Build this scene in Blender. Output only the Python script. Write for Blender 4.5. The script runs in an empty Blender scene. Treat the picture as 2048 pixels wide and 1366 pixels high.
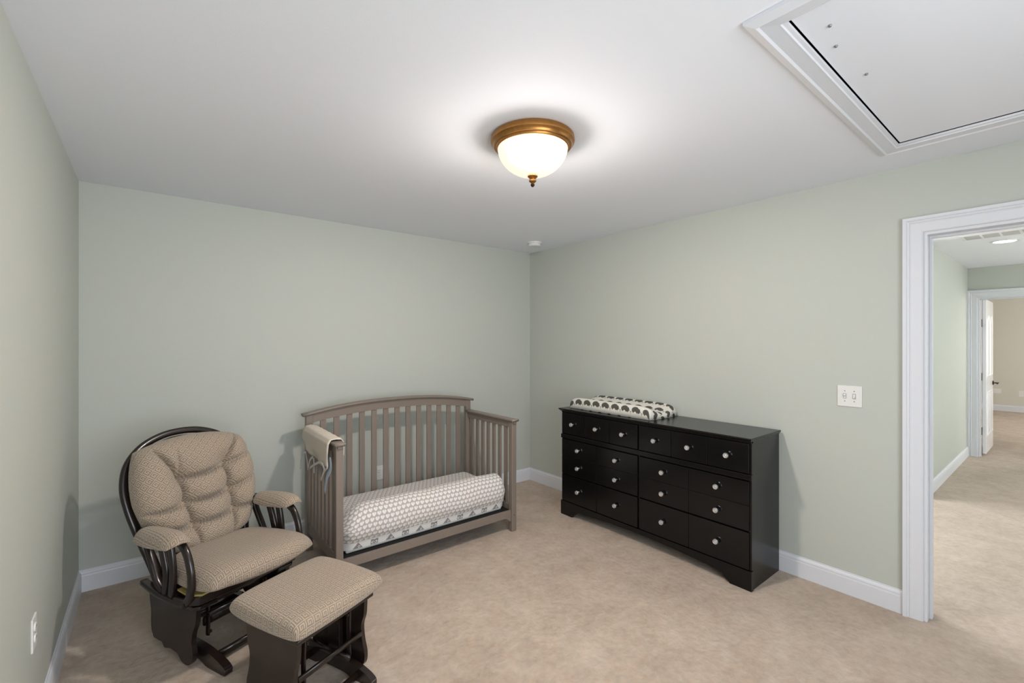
import bpy, bmesh, math, random
import numpy as np
from mathutils import Vector, Matrix, Euler
random.seed(7)
PI = math.pi
D = bpy.data
C = bpy.context.scene.collection
SC = bpy.context.scene

# ------------------------------------------------------------------ camera
CAMH = 1.49
cam = D.objects.new('camera', D.cameras.new('camera')); C.objects.link(cam)
cam.location = (0, 0, CAMH); cam.rotation_euler = (PI/2, 0, -math.asin(.6255))
cam.data.sensor_width = 36; cam.data.lens = 906/2048*36; cam.data.clip_start = .05
SC.camera = cam
# ------------------------------------------------------------------ world, light, exposure
w = D.worlds.new('world'); SC.world = w; w.use_nodes = True
w.node_tree.nodes['Background'].inputs[0].default_value = (.80, .88, 1, 1)
w.node_tree.nodes['Background'].inputs[1].default_value = 1.0
SC.view_settings.view_transform = 'Standard'; SC.view_settings.look = 'None'
SC.view_settings.gamma = 1; SC.view_settings.use_curve_mapping = False
SC.view_settings.exposure = 0.51

def area(name, loc, rot, sx, sy, power, col=(1, 1, 1), spread=180):
    l = D.lights.new(name, 'AREA'); l.shape = 'RECTANGLE'; l.size = sx; l.size_y = sy
    l.energy = power; l.color = col; l.spread = math.radians(spread)
    o = D.objects.new(name, l); C.objects.link(o); o.location = loc; o.rotation_euler = rot
    return o
LAMP = (1.400, 1.592)
area('unseen_window_fill', (.62, -1.32, 1.35), (-PI/2+math.radians(2), 0, PI), 1.8, 1.5, 42, (.90, .95, 1))        # added fill light at an assumed, unseen window behind the camera, facing +y
area('stair_window_daylight', (4.55, 2.45, 1.7), (math.radians(62), 0, PI), 2.0, 1.2, 58, (.97, .98, 1))   # landing window, facing -y
area('hall_daylight', (6.6, -1.5, 1.6), (PI/2, 0, 0), 1.6, 1.3, 78, (.97, .98, 1)).rotation_euler = (-PI/2, 0, 0)
area('far_room_daylight', (11.5, -1.7, 1.5), (-PI/2, 0, 0), 3.0, 1.5, 125, (.97, .98, 1))
def point(name, loc, power, r, col):
    l = D.lights.new(name, 'POINT'); l.energy = power; l.shadow_soft_size = r; l.color = col
    o = D.objects.new(name, l); C.objects.link(o); o.location = loc; return o
point('ceiling_lamp_bulb', (LAMP[0], LAMP[1], 2.332), 118, .065, (1, .965, .955))

# ------------------------------------------------------------------ node expression helper
class X:
    nt = None
    def __init__(s, v): s.v = v
    @staticmethod
    def op(kind, *a):
        n = X.nt.nodes.new('ShaderNodeMath'); n.operation = kind
        for i, q in enumerate(a):
            if isinstance(q, X): X.nt.links.new(q.v, n.inputs[i])
            else: n.inputs[i].default_value = q
        return X(n.outputs[0])
    def __add__(s, o): return X.op('ADD', s, o)
    def __sub__(s, o): return X.op('SUBTRACT', s, o)
    def __mul__(s, o): return X.op('MULTIPLY', s, o)
    def __rsub__(s, o): return X.op('SUBTRACT', o, s)
def mn(a, b): return X.op('MINIMUM', a, b)
def mx(a, b): return X.op('MAXIMUM', a, b)
def ab(a): return X.op('ABSOLUTE', a)
def fr(a): return X.op('FRACT', a)
def floor(a): return X.op('FLOOR', a)
def sqrt(a): return X.op('SQRT', a)
def sd_box(x, y, x0, x1, y0, y1):
    return mx(ab(x-(x0+x1)/2)-(x1-x0)/2, ab(y-(y0+y1)/2)-(y1-y0)/2)
def sd_ell(x, y, cx, cy, rx, ry):
    a = (x-cx)*(1/rx); b = (y-cy)*(1/ry)
    return (sqrt(a*a+b*b)-1)*min(rx, ry)
def mask(sd, soft):       # 1 inside, 0 outside
    n = X.nt.nodes.new('ShaderNodeMapRange'); X.nt.links.new(sd.v, n.inputs[0])
    n.inputs[1].default_value = -soft; n.inputs[2].default_value = soft
    n.inputs[3].default_value = 1; n.inputs[4].default_value = 0
    return X(n.outputs[0])
def uvxy(scale, ang=0):
    nt = X.nt
    t = nt.nodes.new('ShaderNodeUVMap'); m = nt.nodes.new('ShaderNodeMapping')
    m.inputs['Rotation'].default_value = (0, 0, ang); m.inputs['Scale'].default_value = (scale, scale, 1)
    nt.links.new(t.outputs[0], m.inputs[0])
    s = nt.nodes.new('ShaderNodeSeparateXYZ'); nt.links.new(m.outputs[0], s.inputs[0])
    return X(s.outputs[0]), X(s.outputs[1])

def s2l(c): return tuple(((v/255)/12.92 if v/255 <= .04045 else ((v/255+.055)/1.055)**2.4) for v in c)
def new_mat(name, rgb, rough=.5, metal=0, spec=.5, coat=0):
    m = D.materials.new(name); m.use_nodes = True
    b = m.node_tree.nodes['Principled BSDF']
    b.inputs['Base Color'].default_value = (*s2l(rgb), 1); b.inputs['Roughness'].default_value = rough
    b.inputs['Metallic'].default_value = metal; b.inputs['Specular IOR Level'].default_value = spec
    b.inputs['Coat Weight'].default_value = coat
    X.nt = m.node_tree
    return m, b
def mixcol(fac, a, b):
    n = X.nt.nodes.new('ShaderNodeMix'); n.data_type = 'RGBA'
    if isinstance(fac, X): X.nt.links.new(fac.v, n.inputs[0])
    else: n.inputs[0].default_value = fac
    for i, q in ((6, a), (7, b)):
        if isinstance(q, tuple): n.inputs[i].default_value = (*s2l(q), 1)
        else: X.nt.links.new(q, n.inputs[i])
    return n.outputs[2]
def noise(scale, detail=3, rough=.5, coord='Object', stretch=None):
    nt = X.nt
    t = nt.nodes.new('ShaderNodeTexCoord'); n = nt.nodes.new('ShaderNodeTexNoise')
    n.inputs['Scale'].default_value = scale; n.inputs['Detail'].default_value = detail; n.inputs['Roughness'].default_value = rough
    if stretch:
        m = nt.nodes.new('ShaderNodeMapping'); m.inputs['Scale'].default_value = stretch
        nt.links.new(t.outputs[coord], m.inputs[0]); nt.links.new(m.outputs[0], n.inputs[0])
    else: nt.links.new(t.outputs[coord], n.inputs[0])
    return X(n.outputs[0])
def bump(h, b, dist, strength=1, prev=None):
    n = X.nt.nodes.new('ShaderNodeBump'); n.inputs['Distance'].default_value = dist; n.inputs['Strength'].default_value = strength
    X.nt.links.new(h.v, n.inputs['Height'])
    if prev: X.nt.links.new(prev.outputs[0], n.inputs['Normal'])
    X.nt.links.new(n.outputs[0], b.inputs['Normal']); return n
def contrast(x, lo, hi):
    n = X.nt.nodes.new('ShaderNodeMapRange'); X.nt.links.new(x.v, n.inputs[0])
    n.inputs[1].default_value = lo; n.inputs[2].default_value = hi; return X(n.outputs[0])
def link(sock, inp): X.nt.links.new(sock, inp)

def paint(name, rgb, rough=.6, spec=.3, b_s=.0004):
    m, b = new_mat(name, rgb, rough, spec=spec)
    bump(noise(260, 2), b, b_s, .5)
    return m
M = {}
M['wall'] = paint('sage_green_wall_paint', (190, 194, 187), .62)
M['ceil'] = paint('white_ceiling_paint', (236, 239, 246), .8, .2)
M['trim'] = paint('white_trim_enamel', (218, 220, 226), .4, .4, .00002)
M['beige'] = paint('beige_wall_paint', (211, 208, 198), .7)
M['doorwhite'] = paint('white_door_enamel', (236, 237, 243), .2, .5, .0001)
M['plate'] = paint('white_plastic_plate', (226, 226, 224), .35, .5, .0)
M['vent'] = paint('grey_vent_enamel', (185, 185, 187), .5)
M['slot'] = new_mat('dark_slot', (40, 40, 40), .6)[0]
M['bronze'] = new_mat('bronze_hardware', (70, 62, 56), .4, .8)[0]
M['steel'] = new_mat('steel_screw', (150, 150, 150), .4, 1)[0]
M['chrome'] = new_mat('brushed_nickel_knob', (235, 235, 238), .22, .9)[0]
# carpet
m, b = new_mat('beige_carpet', (196, 172, 148), .95, spec=.1)
big = noise(2.2, 4, .6); mid = noise(28, 4, .7); fine = noise(420, 2, .6)
patch = noise(7, 3, .6)
f = contrast(big*.3+patch*.3+mid*.25+fine*.25, .38, .72)
link(mixcol(f, (166, 147, 130), (208, 192, 176)), b.inputs['Base Color'])
n1 = bump(fine, b, .004, .7); n2 = bump(mid, b, .010, .5, n1); bump(patch, b, .03, .35, n2)
b.inputs['Sheen Weight'].default_value = .15
M['carpet'] = m
# painted crib wood
m, b = new_mat('taupe_painted_wood', (126, 115, 106), .36, spec=.45)
bump(noise(90, 3, .5, stretch=(1, 1, .08)), b, .0005, .4)
M['taupe'] = m
# espresso glider wood
m, b = new_mat('espresso_stained_wood', (44, 30, 26), .25, spec=.5, coat=.12)
g = noise(30, 4, .6, stretch=(1, 1, 6))
link(mixcol(g, (24, 18, 16), (40, 28, 25)), b.inputs['Base Color'])
M['espresso'] = m
# black dresser
m, b = new_mat('black_satin_lacquer', (8, 8, 9), .24, spec=.4)
g = noise(40, 4, .6, stretch=(1, .05, 1))
link(mixcol(g, (5, 5, 6), (11, 11, 12)), b.inputs['Base Color'])
bump(g, b, .0004, .3)
M['black'] = m
M['blackin'] = new_mat('black_raw_board', (9, 9, 9), .7)[0]
# greek key fabric
def key_fabric(name, ang, light=(186, 169, 149), dark=(134, 120, 106), tile=.033, str_=1):
    m, b = new_mat(name, light, .92, spec=.15)
    x, y = uvxy(1/tile, ang)
    x = fr(x)*8; y = fr(y)*8
    sd = None
    for r in ((0, 1, 0, 8), (1, 8, 7, 8), (2, 7, 5, 6), (2, 3, 1.2, 6), (2, 6.6, 1.2, 2.2), (5.6, 6.6, 1.2, 4), (4.2, 6.6, 3.1, 4)):
        s = sd_box(x, y, *r); sd = s if sd is None else mn(sd, s)
    k = mask(sd, .28)
    cloud = noise(9, 2)
    c = mixcol(k*.9, dark, light)
    c2 = mixcol(cloud*.25, c, (150, 136, 120))
    link(c2, b.inputs['Base Color'])
    n = bump(k, b, .0018, .7); bump(noise(700, 2), b, .0006, .6, n)
    b.inputs['Sheen Weight'].default_value = .25
    return m
M['key'] = key_fabric('greek_key_upholstery', PI/4)
M['key_flat'] = key_fabric('greek_key_upholstery_straight', .08)
M['lining'] = new_mat('yellow_foam_lining', (158, 142, 84), .9)[0]
# crib sheet
m, b = new_mat('leaf_print_sheet', (225, 222, 218), .9, spec=.15)
x, y = uvxy(1/.034); row = floor(y*1.15)
xx = fr(x+row*.5)-.5; yy = fr(y*1.15)-.5
s = mn(sd_ell(xx, yy, -.17, .10, .24, .30), sd_ell(xx, yy, .17, .13, .23, .27)); s = mn(s, sd_ell(xx, yy, -.04, -.10, .28, .30))
s = mx(s, 0-sd_box(xx-yy*.3, yy, -.03, .03, .05, .5))
s = mx(s, 0-sd_ell(xx, yy, .25, -.33, .16, .12))
link(mixcol(mask(s, .04), (172, 168, 167), (226, 221, 216)), b.inputs['Base Color'])
bump(noise(60, 3), b, .002, .3); b.inputs['Sheen Weight'].default_value = .2
M['sheet'] = m
# sheet band with owls and foxes (simple line drawings)
m, b = new_mat('animal_print_band', (222, 220, 218), .9, spec=.15)
x, y = uvxy(1)
xt = fr(x*(1/.215))*.215; yt = y
s = sd_box(xt, yt, .030, .078, .004, .040)
s = mx(s, 0-sd_ell(xt, yt, .054, .050, .014, .014))
eyes = mn(sd_ell(xt, yt, .043, .018, .0105, .0105), sd_ell(xt, yt, .065, .018, .0105, .0105))
fox = mx(ab(xt-.162)*1.25+yt*1.0-.045, yt*-1+.004)
eyes = mn(eyes, sd_ell(xt, yt, .170, .016, .0095, .0095))
pup = mn(mn(sd_ell(xt, yt, .045, .018, .0045, .0045), sd_ell(xt, yt, .063, .018, .0045, .0045)), sd_ell(xt, yt, .170, .016, .004, .004))
body = mask(mn(s, fox), .0012); ey = mask(eyes, .001); ring = mask(ab(eyes)-.0013, .0006)
c = mixcol(body, (222, 220, 218), (140, 137, 137)); c = mixcol(ey, c, (232, 231, 229)); c = mixcol(ring, c, (92, 90, 90)); c = mixcol(mask(pup, .0008), c, (88, 86, 86))
link(c, b.inputs['Base Color'])
M['band'] = m
# elephant print
m, b = new_mat('elephant_print_cotton', (214, 212, 204), .9, spec=.15)
x, y = uvxy(1/.098, PI/2); row = floor(y*1.25)
xx = (fr(x+row*.5)-.5)*.78; yy = (fr(y*1.25)-.5)*.64
s = mn(sd_ell(xx, yy, -.02, .03, .25, .2), sd_ell(xx, yy, .2, -.0, .13, .14))
s = mx(s, 0-sd_ell(xx, yy, -.03, -.17, .1, .11))
s = mn(s, mx(sd_ell(xx, yy, .27, -.08, .1, .12), 0-sd_ell(xx, yy, .29, -.13, .07, .1)))
s2 = mn(sd_ell(xx, yy, -.33, -.10, .045, .04), sd_ell(xx, yy, -.34, -.19, .02, .03))
c = mixcol(mask(s, .012), (216, 214, 206), (84, 82, 77)); c = mixcol(mask(s2, .012), c, (128, 127, 119))
link(c, b.inputs['Base Color']); bump(noise(40, 3), b, .003, .3)
M['elephant'] = m
M['cream'] = new_mat('cream_knit_cloth', (214, 203, 190), .95, spec=.1)[0]
M['ribbon'] = new_mat('white_cotton_tie', (205, 205, 202), .9, spec=.1)[0]
M['bluerib'] = new_mat('pale_blue_tie', (178, 194, 212), .9, spec=.1)[0]
# lamp metals and glass
m, b = new_mat('antique_brass', (168, 118, 62), .34, .95)
g = noise(50, 3); link(mixcol(g, (150, 104, 58), (186, 136, 76)), b.inputs['Base Color'])
M['brass'] = m
M['darkbrass'] = new_mat('dark_bronze_tip', (60, 45, 36), .35, .8)[0]
m = D.materials.new('frosted_lamp_glass'); m.use_nodes = True; nt = m.node_tree; X.nt = nt
out = nt.nodes['Material Output']; pb = nt.nodes['Principled BSDF']
pb.inputs['Base Color'].default_value = (.9, .8, .66, 1); pb.inputs['Roughness'].default_value = .3
pb.inputs['Emission Color'].default_value = (1, .82, .64, 1); pb.inputs['Emission Strength'].default_value = .60
tr = nt.nodes.new('ShaderNodeBsdfTransparent'); tr.inputs[0].default_value = (1, .97, .92, 1)
mxs = nt.nodes.new('ShaderNodeMixShader')
lw = nt.nodes.new('ShaderNodeLayerWeight'); lw.inputs[0].default_value = .5
tc = nt.nodes.new('ShaderNodeTexCoord'); sp = nt.nodes.new('ShaderNodeSeparateXYZ'); link(tc.outputs['Object'], sp.inputs[0])
thick = contrast(X(lw.outputs['Facing']), .10, .42)          # frosted glass: denser where the ray crosses it at a slant
rim = contrast(X(sp.outputs[2]), -.120, -.070)               # opacity added towards the rim to dim the halo on the ceiling
fac = mn(mx(thick, rim*.93)*.66+.36, 1.0)
link(fac.v, mxs.inputs[0])
link(tr.outputs[0], mxs.inputs[1]); link(pb.outputs[0], mxs.inputs[2]); link(mxs.outputs[0], out.inputs[0])
M['lampglass'] = m
m, b = new_mat('downlight_lens', (255, 255, 255), .4); b.inputs['Emission Color'].default_value = (1, 1, 1, 1); b.inputs['Emission Strength'].default_value = 4
M['lens'] = m
m, b = new_mat('window_glass', (255, 255, 255), .02); b.inputs['Transmission Weight'].default_value = 1
M['glass'] = m

# ------------------------------------------------------------------ object helpers
def tag(o, label=None, cat=None, group=None, kind=None):
    if label: o['label'] = label
    if cat: o['category'] = cat
    if group: o['group'] = group
    if kind: o['kind'] = kind
    return o
def thing(name, label, cat, loc=(0, 0, 0), rotz=0, group=None, kind=None):
    o = D.objects.new(name, None); C.objects.link(o); o.empty_display_size = .05
    o.location = loc; o.rotation_euler = (0, 0, rotz)
    return tag(o, label, cat, group, kind)
def obj(name, me, mat, parent=None, bevel=0, smooth=False, loc=None, label=None):
    if isinstance(me, MB): me = me.mesh(name)
    o = D.objects.new(name, me); C.objects.link(o)
    if mat is not None and not me.materials: me.materials.append(mat)
    if parent is not None: o.parent = parent
    if loc: o.location = loc
    if bevel:
        md = o.modifiers.new('bevel', 'BEVEL'); md.width = bevel; md.segments = 2; md.limit_method = 'ANGLE'; md.angle_limit = math.radians(40)
        md.harden_normals = False
    if smooth:
        me.shade_smooth()
    if label: o['label'] = label
    return o
def smooth_angle(o, deg=35):
    me = o.data; me.shade_smooth()
    try: me.set_sharp_from_angle(angle=math.radians(deg))
    except Exception: pass
    return o
class MB:
    def __init__(s): s.v = []; s.f = []; s.uv = None
    def add(s, vs, fs):
        k = len(s.v); s.v += [tuple(q) for q in vs]; s.f += [tuple(i+k for i in q) for q in fs]; return s
    def box(s, x0, x1, y0, y1, z0, z1):
        vs = [(x, y, z) for x in (x0, x1) for y in (y0, y1) for z in (z0, z1)]
        return s.add(vs, [(0, 1, 3, 2), (4, 6, 7, 5), (0, 4, 5, 1), (2, 3, 7, 6), (0, 2, 6, 4), (1, 5, 7, 3)])
    def prism(s, pts, f):           # closed 2-D outline; f(u, v, k) gives the point on end k (0/1)
        n = len(pts)
        vs = [f(u, v, 0) for u, v in pts]+[f(u, v, 1) for u, v in pts]
        return s.add(vs, [tuple(range(n))[::-1], tuple(range(n, 2*n))]+[(i, (i+1) % n, n+(i+1) % n, n+i) for i in range(n)])
    def lathe(s, prof, n=40, cx=0, cy=0, axis='z'):
        vs = []; fs = []; m = len(prof)
        for i in range(n):
            a = 2*PI*i/n
            for r, z in prof:
                p = (r*math.cos(a), r*math.sin(a), z)
                if axis == 'x': p = (z, p[0], p[1])
                if axis == 'y': p = (p[1], z, p[0])
                vs.append((p[0]+cx, p[1]+cy, p[2]))
        for i in range(n):
            j = (i+1) % n
            for k in range(m-1): fs.append((i*m+k, j*m+k, j*m+k+1, i*m+k+1))
        return s.add(vs, fs)
    def sweep(s, pts, wu, wv, up=(0, 0, 1), n=12, power=1.0, smooth_n=6, caps=True, closed=False):
        """elliptical/rounded section half sizes wu (sideways), wv (along up) swept along a smoothed path"""
        P = catmull(pts, smooth_n) if smooth_n else [Vector(p) for p in pts]
        up = Vector(up); vs = []; fs = []; m = len(P)
        for i, p in enumerate(P):
            t = (P[min(i+1, m-1)]-P[max(i-1, 0)]).normalized()
            a = t.cross(up)
            if a.length < 1e-4: a = t.cross(Vector((1, 0, 0)))
            a.normalize(); b = a.cross(t).normalized()
            k = i/(m-1); ww = wu(k) if callable(wu) else wu; wh = wv(k) if callable(wv) else wv
            for j in range(n):
                q = 2*PI*j/n; c, si = math.cos(q), math.sin(q)
                c = math.copysign(abs(c)**power, c); si = math.copysign(abs(si)**power, si)
                vs.append(p+a*ww*c+b*wh*si)
        for i in range(m-1):
            for j in range(n): fs.append((i*n+j, i*n+(j+1) % n, (i+1)*n+(j+1) % n, (i+1)*n+j))
        if caps: fs += [tuple(range(n))[::-1], tuple(range((m-1)*n, m*n))]
        return s.add(vs, fs)
    def mesh(s, name):
        me = D.meshes.new(name); me.from_pydata([tuple(v) for v in s.v], [], s.f); me.update()
        bm = bmesh.new(); bm.from_mesh(me); bmesh.ops.recalc_face_normals(bm, faces=bm.faces); bm.to_mesh(me); bm.free()
        return me
def catmull(pts, k):
    P = [Vector(p) for p in pts]; out = []
    for i in range(len(P)-1):
        p0 = P[max(i-1, 0)]; p1 = P[i]; p2 = P[i+1]; p3 = P[min(i+2, len(P)-1)]
        for j in range(k):
            t = j/k
            out.append(.5*((2*p1)+(-p0+p2)*t+(2*p0-5*p1+4*p2-p3)*t*t+(-p0+3*p1-3*p2+p3)*t**3))
    out.append(P[-1]); return out
def grid_mesh(name, P, UV, tri_weld=True):
    """P: list of layers [ny][nx] xyz arrays, welded"""
    me = D.meshes.new(name); bm = bmesh.new(); uvl = bm.loops.layers.uv.new('UVMap')
    for pts, uv, flip in zip(P, UV, (False, True)):
        ny, nx = pts.shape[:2]
        vs = [[bm.verts.new(pts[j, i]) for i in range(nx)] for j in range(ny)]
        for j in range(ny-1):
            for i in range(nx-1):
                idx = [(j, i), (j, i+1), (j+1, i+1), (j+1, i)]
                if flip: idx.reverse()
                f = bm.faces.new([vs[a][b_] for a, b_ in idx])
                for l, (a, b_) in zip(f.loops, idx): l[uvl].uv = uv[a, b_]
    bmesh.ops.remove_doubles(bm, verts=bm.verts, dist=1e-5)
    bmesh.ops.recalc_face_normals(bm, faces=bm.faces)
    bm.to_mesh(me); bm.free(); me.shade_smooth(); return me
def pillow(name, a, b, ht, hb, rnd=.35, n=2.6, nx=40, ny=40, hfun=None, warp=None, outline=None):
    """cushion centred at origin: half sizes a,b, top height ht, bottom depth hb"""
    u = np.sin(np.linspace(-1, 1, nx)*PI/2); v = np.sin(np.linspace(-1, 1, ny)*PI/2)
    U, V = np.meshgrid(u, v)
    x = a*U*np.sqrt(np.clip(1-rnd*V*V, 0, 1)); y = b*V*np.sqrt(np.clip(1-rnd*U*U, 0, 1))
    if outline: x, y = outline(x, y, U, V)
    e = (np.clip(1-np.abs(U)**(n*2), 0, 1))**(1/n)*(np.clip(1-np.abs(V)**(n*2), 0, 1))**(1/n)
    tops = e*ht; bots = -e*hb; base = tops
    if hfun is not None: tops = tops*hfun(x, y)
    L = []; UVs = []
    for z in (tops, bots):
        p = np.stack([x, y, z], -1)
        if warp: p = warp(p)
        P0 = p; p = np.stack([x, y, base if z is tops else z], -1)
        du = np.concatenate([np.zeros((ny, 1)), np.cumsum(np.linalg.norm(np.diff(p, axis=1), axis=2), 1)], 1)
        dv = np.concatenate([np.zeros((1, nx)), np.cumsum(np.linalg.norm(np.diff(p, axis=0), axis=2), 0)], 0)
        du -= du[:, nx//2:nx//2+1]; dv -= dv[ny//2:ny//2+1, :]
        L.append(P0); UVs.append(np.stack([du, dv], -1))
    return grid_mesh(name, L, UVs)
FW = (.6255, .7804); RT = (.7804, -.6255)
def ray(px, py):
    X_ = (px-1024)/906; Z_ = (683-py)/906
    return (FW[0]+RT[0]*X_, FW[1]+RT[1]*X_, Z_)
def on_x(px, py, x0):
    d = ray(px, py); t = x0/d[0]; return Vector((x0, d[1]*t, CAMH+d[2]*t))
def on_y(px, py, y0):
    d = ray(px, py); t = y0/d[1]; return Vector((d[0]*t, y0, CAMH+d[2]*t))

# ------------------------------------------------------------------ setting
XL, XR, YB, YF, H = -.325, 3.223, 3.709, -1.40, 2.444
WT = .125
def struct(name, mb, mat, label, parent=None, bevel=0):
    o = obj(name, mb, mat, parent, bevel)
    if parent is None: tag(o, label, None, None, 'structure')
    return o
struct('floor', MB().box(XL-.2, 14.6, -2.2, 3.95, -.1, 0), M['carpet'], 'beige cut pile carpet running through the room and the hall')
hx0, hx1, hy0, hy1 = 1.472, 2.818, -.05, .537        # attic hatch hole
cb = MB().box(XL-.2, hx0, -2.2, 3.95, H, H+.1).box(hx1, 14.6, -2.2, 3.95, H, H+.1).box(hx0, hx1, hy1, 3.95, H, H+.1).box(hx0, hx1, -2.2, hy0, H, H+.1)
struct('ceiling', cb, M['ceil'], 'flat white painted ceiling')
struct('wall_back', MB().box(XL-WT, XR+WT, YB, YB+WT, 0, H), M['wall'], 'sage green wall behind the crib and the glider')
struct('wall_left', MB().box(XL-WT, XL, YF-WT, YB, 0, H), M['wall'], 'sage green wall at the left edge')
DY1, DY0, DT1, DT = .512, -.33, 2.072, 2.055
struct('wall_right', MB().box(XR, XR+WT, DY1, YB, 0, H).box(XR, XR+WT, DY0, DY1, DT1, H).box(XR, XR+WT, -2.0, DY0, 0, H), M['wall'], 'sage green wall behind the black dresser, with the doorway')
wx0, wx1, wz0, wz1 = -.28, 1.55, .62, 2.1
struct('wall_front', MB().box(XL, wx0, YF-WT, YF, 0, H).box(wx1, XR, YF-WT, YF, 0, H).box(wx0, wx1, YF-WT, YF, 0, wz0).box(wx0, wx1, YF-WT, YF, wz1, H), M['wall'], 'sage green wall behind the camera with an opening for the added window')
win = thing('window_1', 'unseen white framed window added behind the camera for the fill light', None, (wx0, YF-WT, wz0), kind='structure')  # assumed window, out of view, added to go with the fill light
WW, WH = wx1-wx0, wz1-wz0
wf = MB()
for a in ((0, .05, 0, WH), (WW-.05, WW, 0, WH), (WW/2-.03, WW/2+.03, 0, WH), (.05, WW-.05, 0, .05), (.05, WW-.05, WH-.05, WH)): wf.box(a[0], a[1], .02, .07, a[2], a[3])
obj('window_frame', wf, M['trim'], win)
obj('window_pane', MB().box(.05, WW-.05, .04, .045, .05, WH-.05), M['glass'], win)
# hall
HY, HX = .895, 8.35
struct('wall_hall', MB().box(5.75, HX+WT, HY, HY+WT, 0, H), M['wall'], 'sage green hall wall seen through the doorway')
ED1, ED0 = .803, .03
struct('wall_hall_end', MB().box(HX, HX+WT, ED1, HY, 0, H).box(HX, HX+WT, ED0, ED1, DT, H).box(HX, HX+WT, -2.0, ED0, 0, H), M['wall'], 'sage green end wall of the hall above the open white door')
struct('wall_landing', MB().box(XR+WT, 5.75, 2.6, 2.7, 0, H).box(5.75, 5.85, HY+WT, 2.7, 0, H), M['wall'], 'sage green landing wall out of sight beside the hall')
struct('wall_hall_side', MB().box(XR+WT, HX, -2.1, -2.0, 0, H), M['wall'], 'sage green hall wall out of sight on the right')
struct('wall_far_room', MB().box(14.3, 14.42, -2.1, 3.9, 0, H).box(HX+WT, 14.3, -2.1, -2.0, 0, H).box(HX+WT, 14.3, 3.8, 3.9, 0, H).box(HX+WT-.001, HX+WT+.02, HY+WT, 3.8, 0, H), M['beige'], 'beige wall of the far room beyond the open door')

# baseboards
BP = [(0, 0), (.014, 0), (.014, .092), (.012, .100), (.0125, .108), (.009, .116), (.005, .121), (.004, .128), (0, .128)]
def baseboard(name, p0, p1, nrm, label):
    p0 = Vector((*p0, 0)); p1 = Vector((*p1, 0)); nrm = Vector((*nrm, 0))
    struct(name, MB().prism(BP, lambda u, v, k: (p1 if k else p0)+nrm*u+Vector((0, 0, v))), M['trim'], label)
baseboard('baseboard_back', (XL, YB), (XR, YB), (0, -1), 'white moulded baseboard along the back wall')
baseboard('baseboard_left', (XL, YF), (XL, YB-.014), (1, 0), 'white moulded baseboard along the left wall')
baseboard('baseboard_right', (XR, .594), (XR, YB-.014), (-1, 0), 'white moulded baseboard along the right wall beside the dresser')
baseboard('baseboard_hall', (5.75, HY), (HX, HY), (0, -1), 'white moulded baseboard along the hall wall')
baseboard('baseboard_far_room', (14.3, -2), (14.3, 3.8), (-1, 0), 'white moulded baseboard in the far beige room')

# door casings: profile (w outward from opening, d proud of wall)
CP = [(0, 0), (0, .010), (.006, .014), (.055, .017), (.062, .022), (.066, .018), (.072, .020), (.078, .026), (.095, .028), (.095, 0)]
def casing(name, x, sgn, y0, y1, T, parent, k=1):
    mb = MB()
    n = len(CP)
    vs = []
    for (w, d) in CP:
        w *= k
        vs += [(x+sgn*d, y1+w, 0), (x+sgn*d, y1+w, T+w), (x+sgn*d, y0-w, T+w), (x+sgn*d, y0-w, 0)]
    fs = []
    for i in range(n):
        j = (i+1) % n
        for k in range(3): fs.append((i*4+k, i*4+k+1, j*4+k+1, j*4+k))
    fs += [tuple(i*4 for i in range(n)), tuple(i*4+3 for i in range(n))]
    mb.add(vs, fs)
    return obj(name, mb, M['trim'], parent)
d1 = thing('door_1', 'white cased doorway to the hall at the right edge', None, (0, 0, 0), kind='structure')
casing('door_casing', XR, -1, DY0, DY1, DT1, d1, .86)
casing('door_casing', XR+WT, 1, DY0, DY1, DT1, d1, .86)
JT = .015
obj('door_jamb', MB().box(XR-.001, XR+WT+.001, DY1-JT, DY1+.001, 0, DT1-JT).box(XR-.001, XR+WT+.001, DY0-.001, DY0+JT, 0, DT1-JT).box(XR-.001, XR+WT+.001, DY0, DY1, DT1-JT, DT1+.001), M['trim'], d1)
obj('door_stop', MB().box(XR+.05, XR+.085, DY1-JT-.012, DY1-JT, 0, DT1-JT-.012).box(XR+.05, XR+.085, DY0+JT, DY0+JT+.012, 0, DT1-JT-.012).box(XR+.05, XR+.085, DY0+JT, DY1-JT, DT1-JT-.012, DT1-JT), M['trim'], d1, .002)
sz = .92
obj('strike_plate', MB().box(XR+.088, XR+.116, DY1-JT-.0025, DY1-JT, sz-.035, sz+.035), M['bronze'], d1, .001)
obj('latch_hole', MB().box(XR+.095, XR+.108, DY1-JT-.0032, DY1-JT-.001, sz-.014, sz+.014), M['slot'], d1)

d2 = thing('door_2', 'white panelled door standing open at the end of the hall', None, (0, 0, 0), kind='structure')
casing('door_casing', HX, -1, ED0, ED1, DT, d2)
obj('door_jamb', MB().box(HX-.001, HX+WT+.001, ED1-JT, ED1+.001, 0, DT-JT).box(HX-.001, HX+WT+.001, ED0-.001, ED0+JT, 0, DT-JT).box(HX-.001, HX+WT+.001, ED0, ED1, DT-JT, DT+.001), M['trim'], d2)
obj('door_stop', MB().box(HX+.04, HX+.075, ED1-JT-.012, ED1-JT, 0, DT-JT).box(HX+.04, HX+.075, ED0+JT, ED1-JT, DT-JT-.012, DT-JT), M['trim'], d2, .002)
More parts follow.
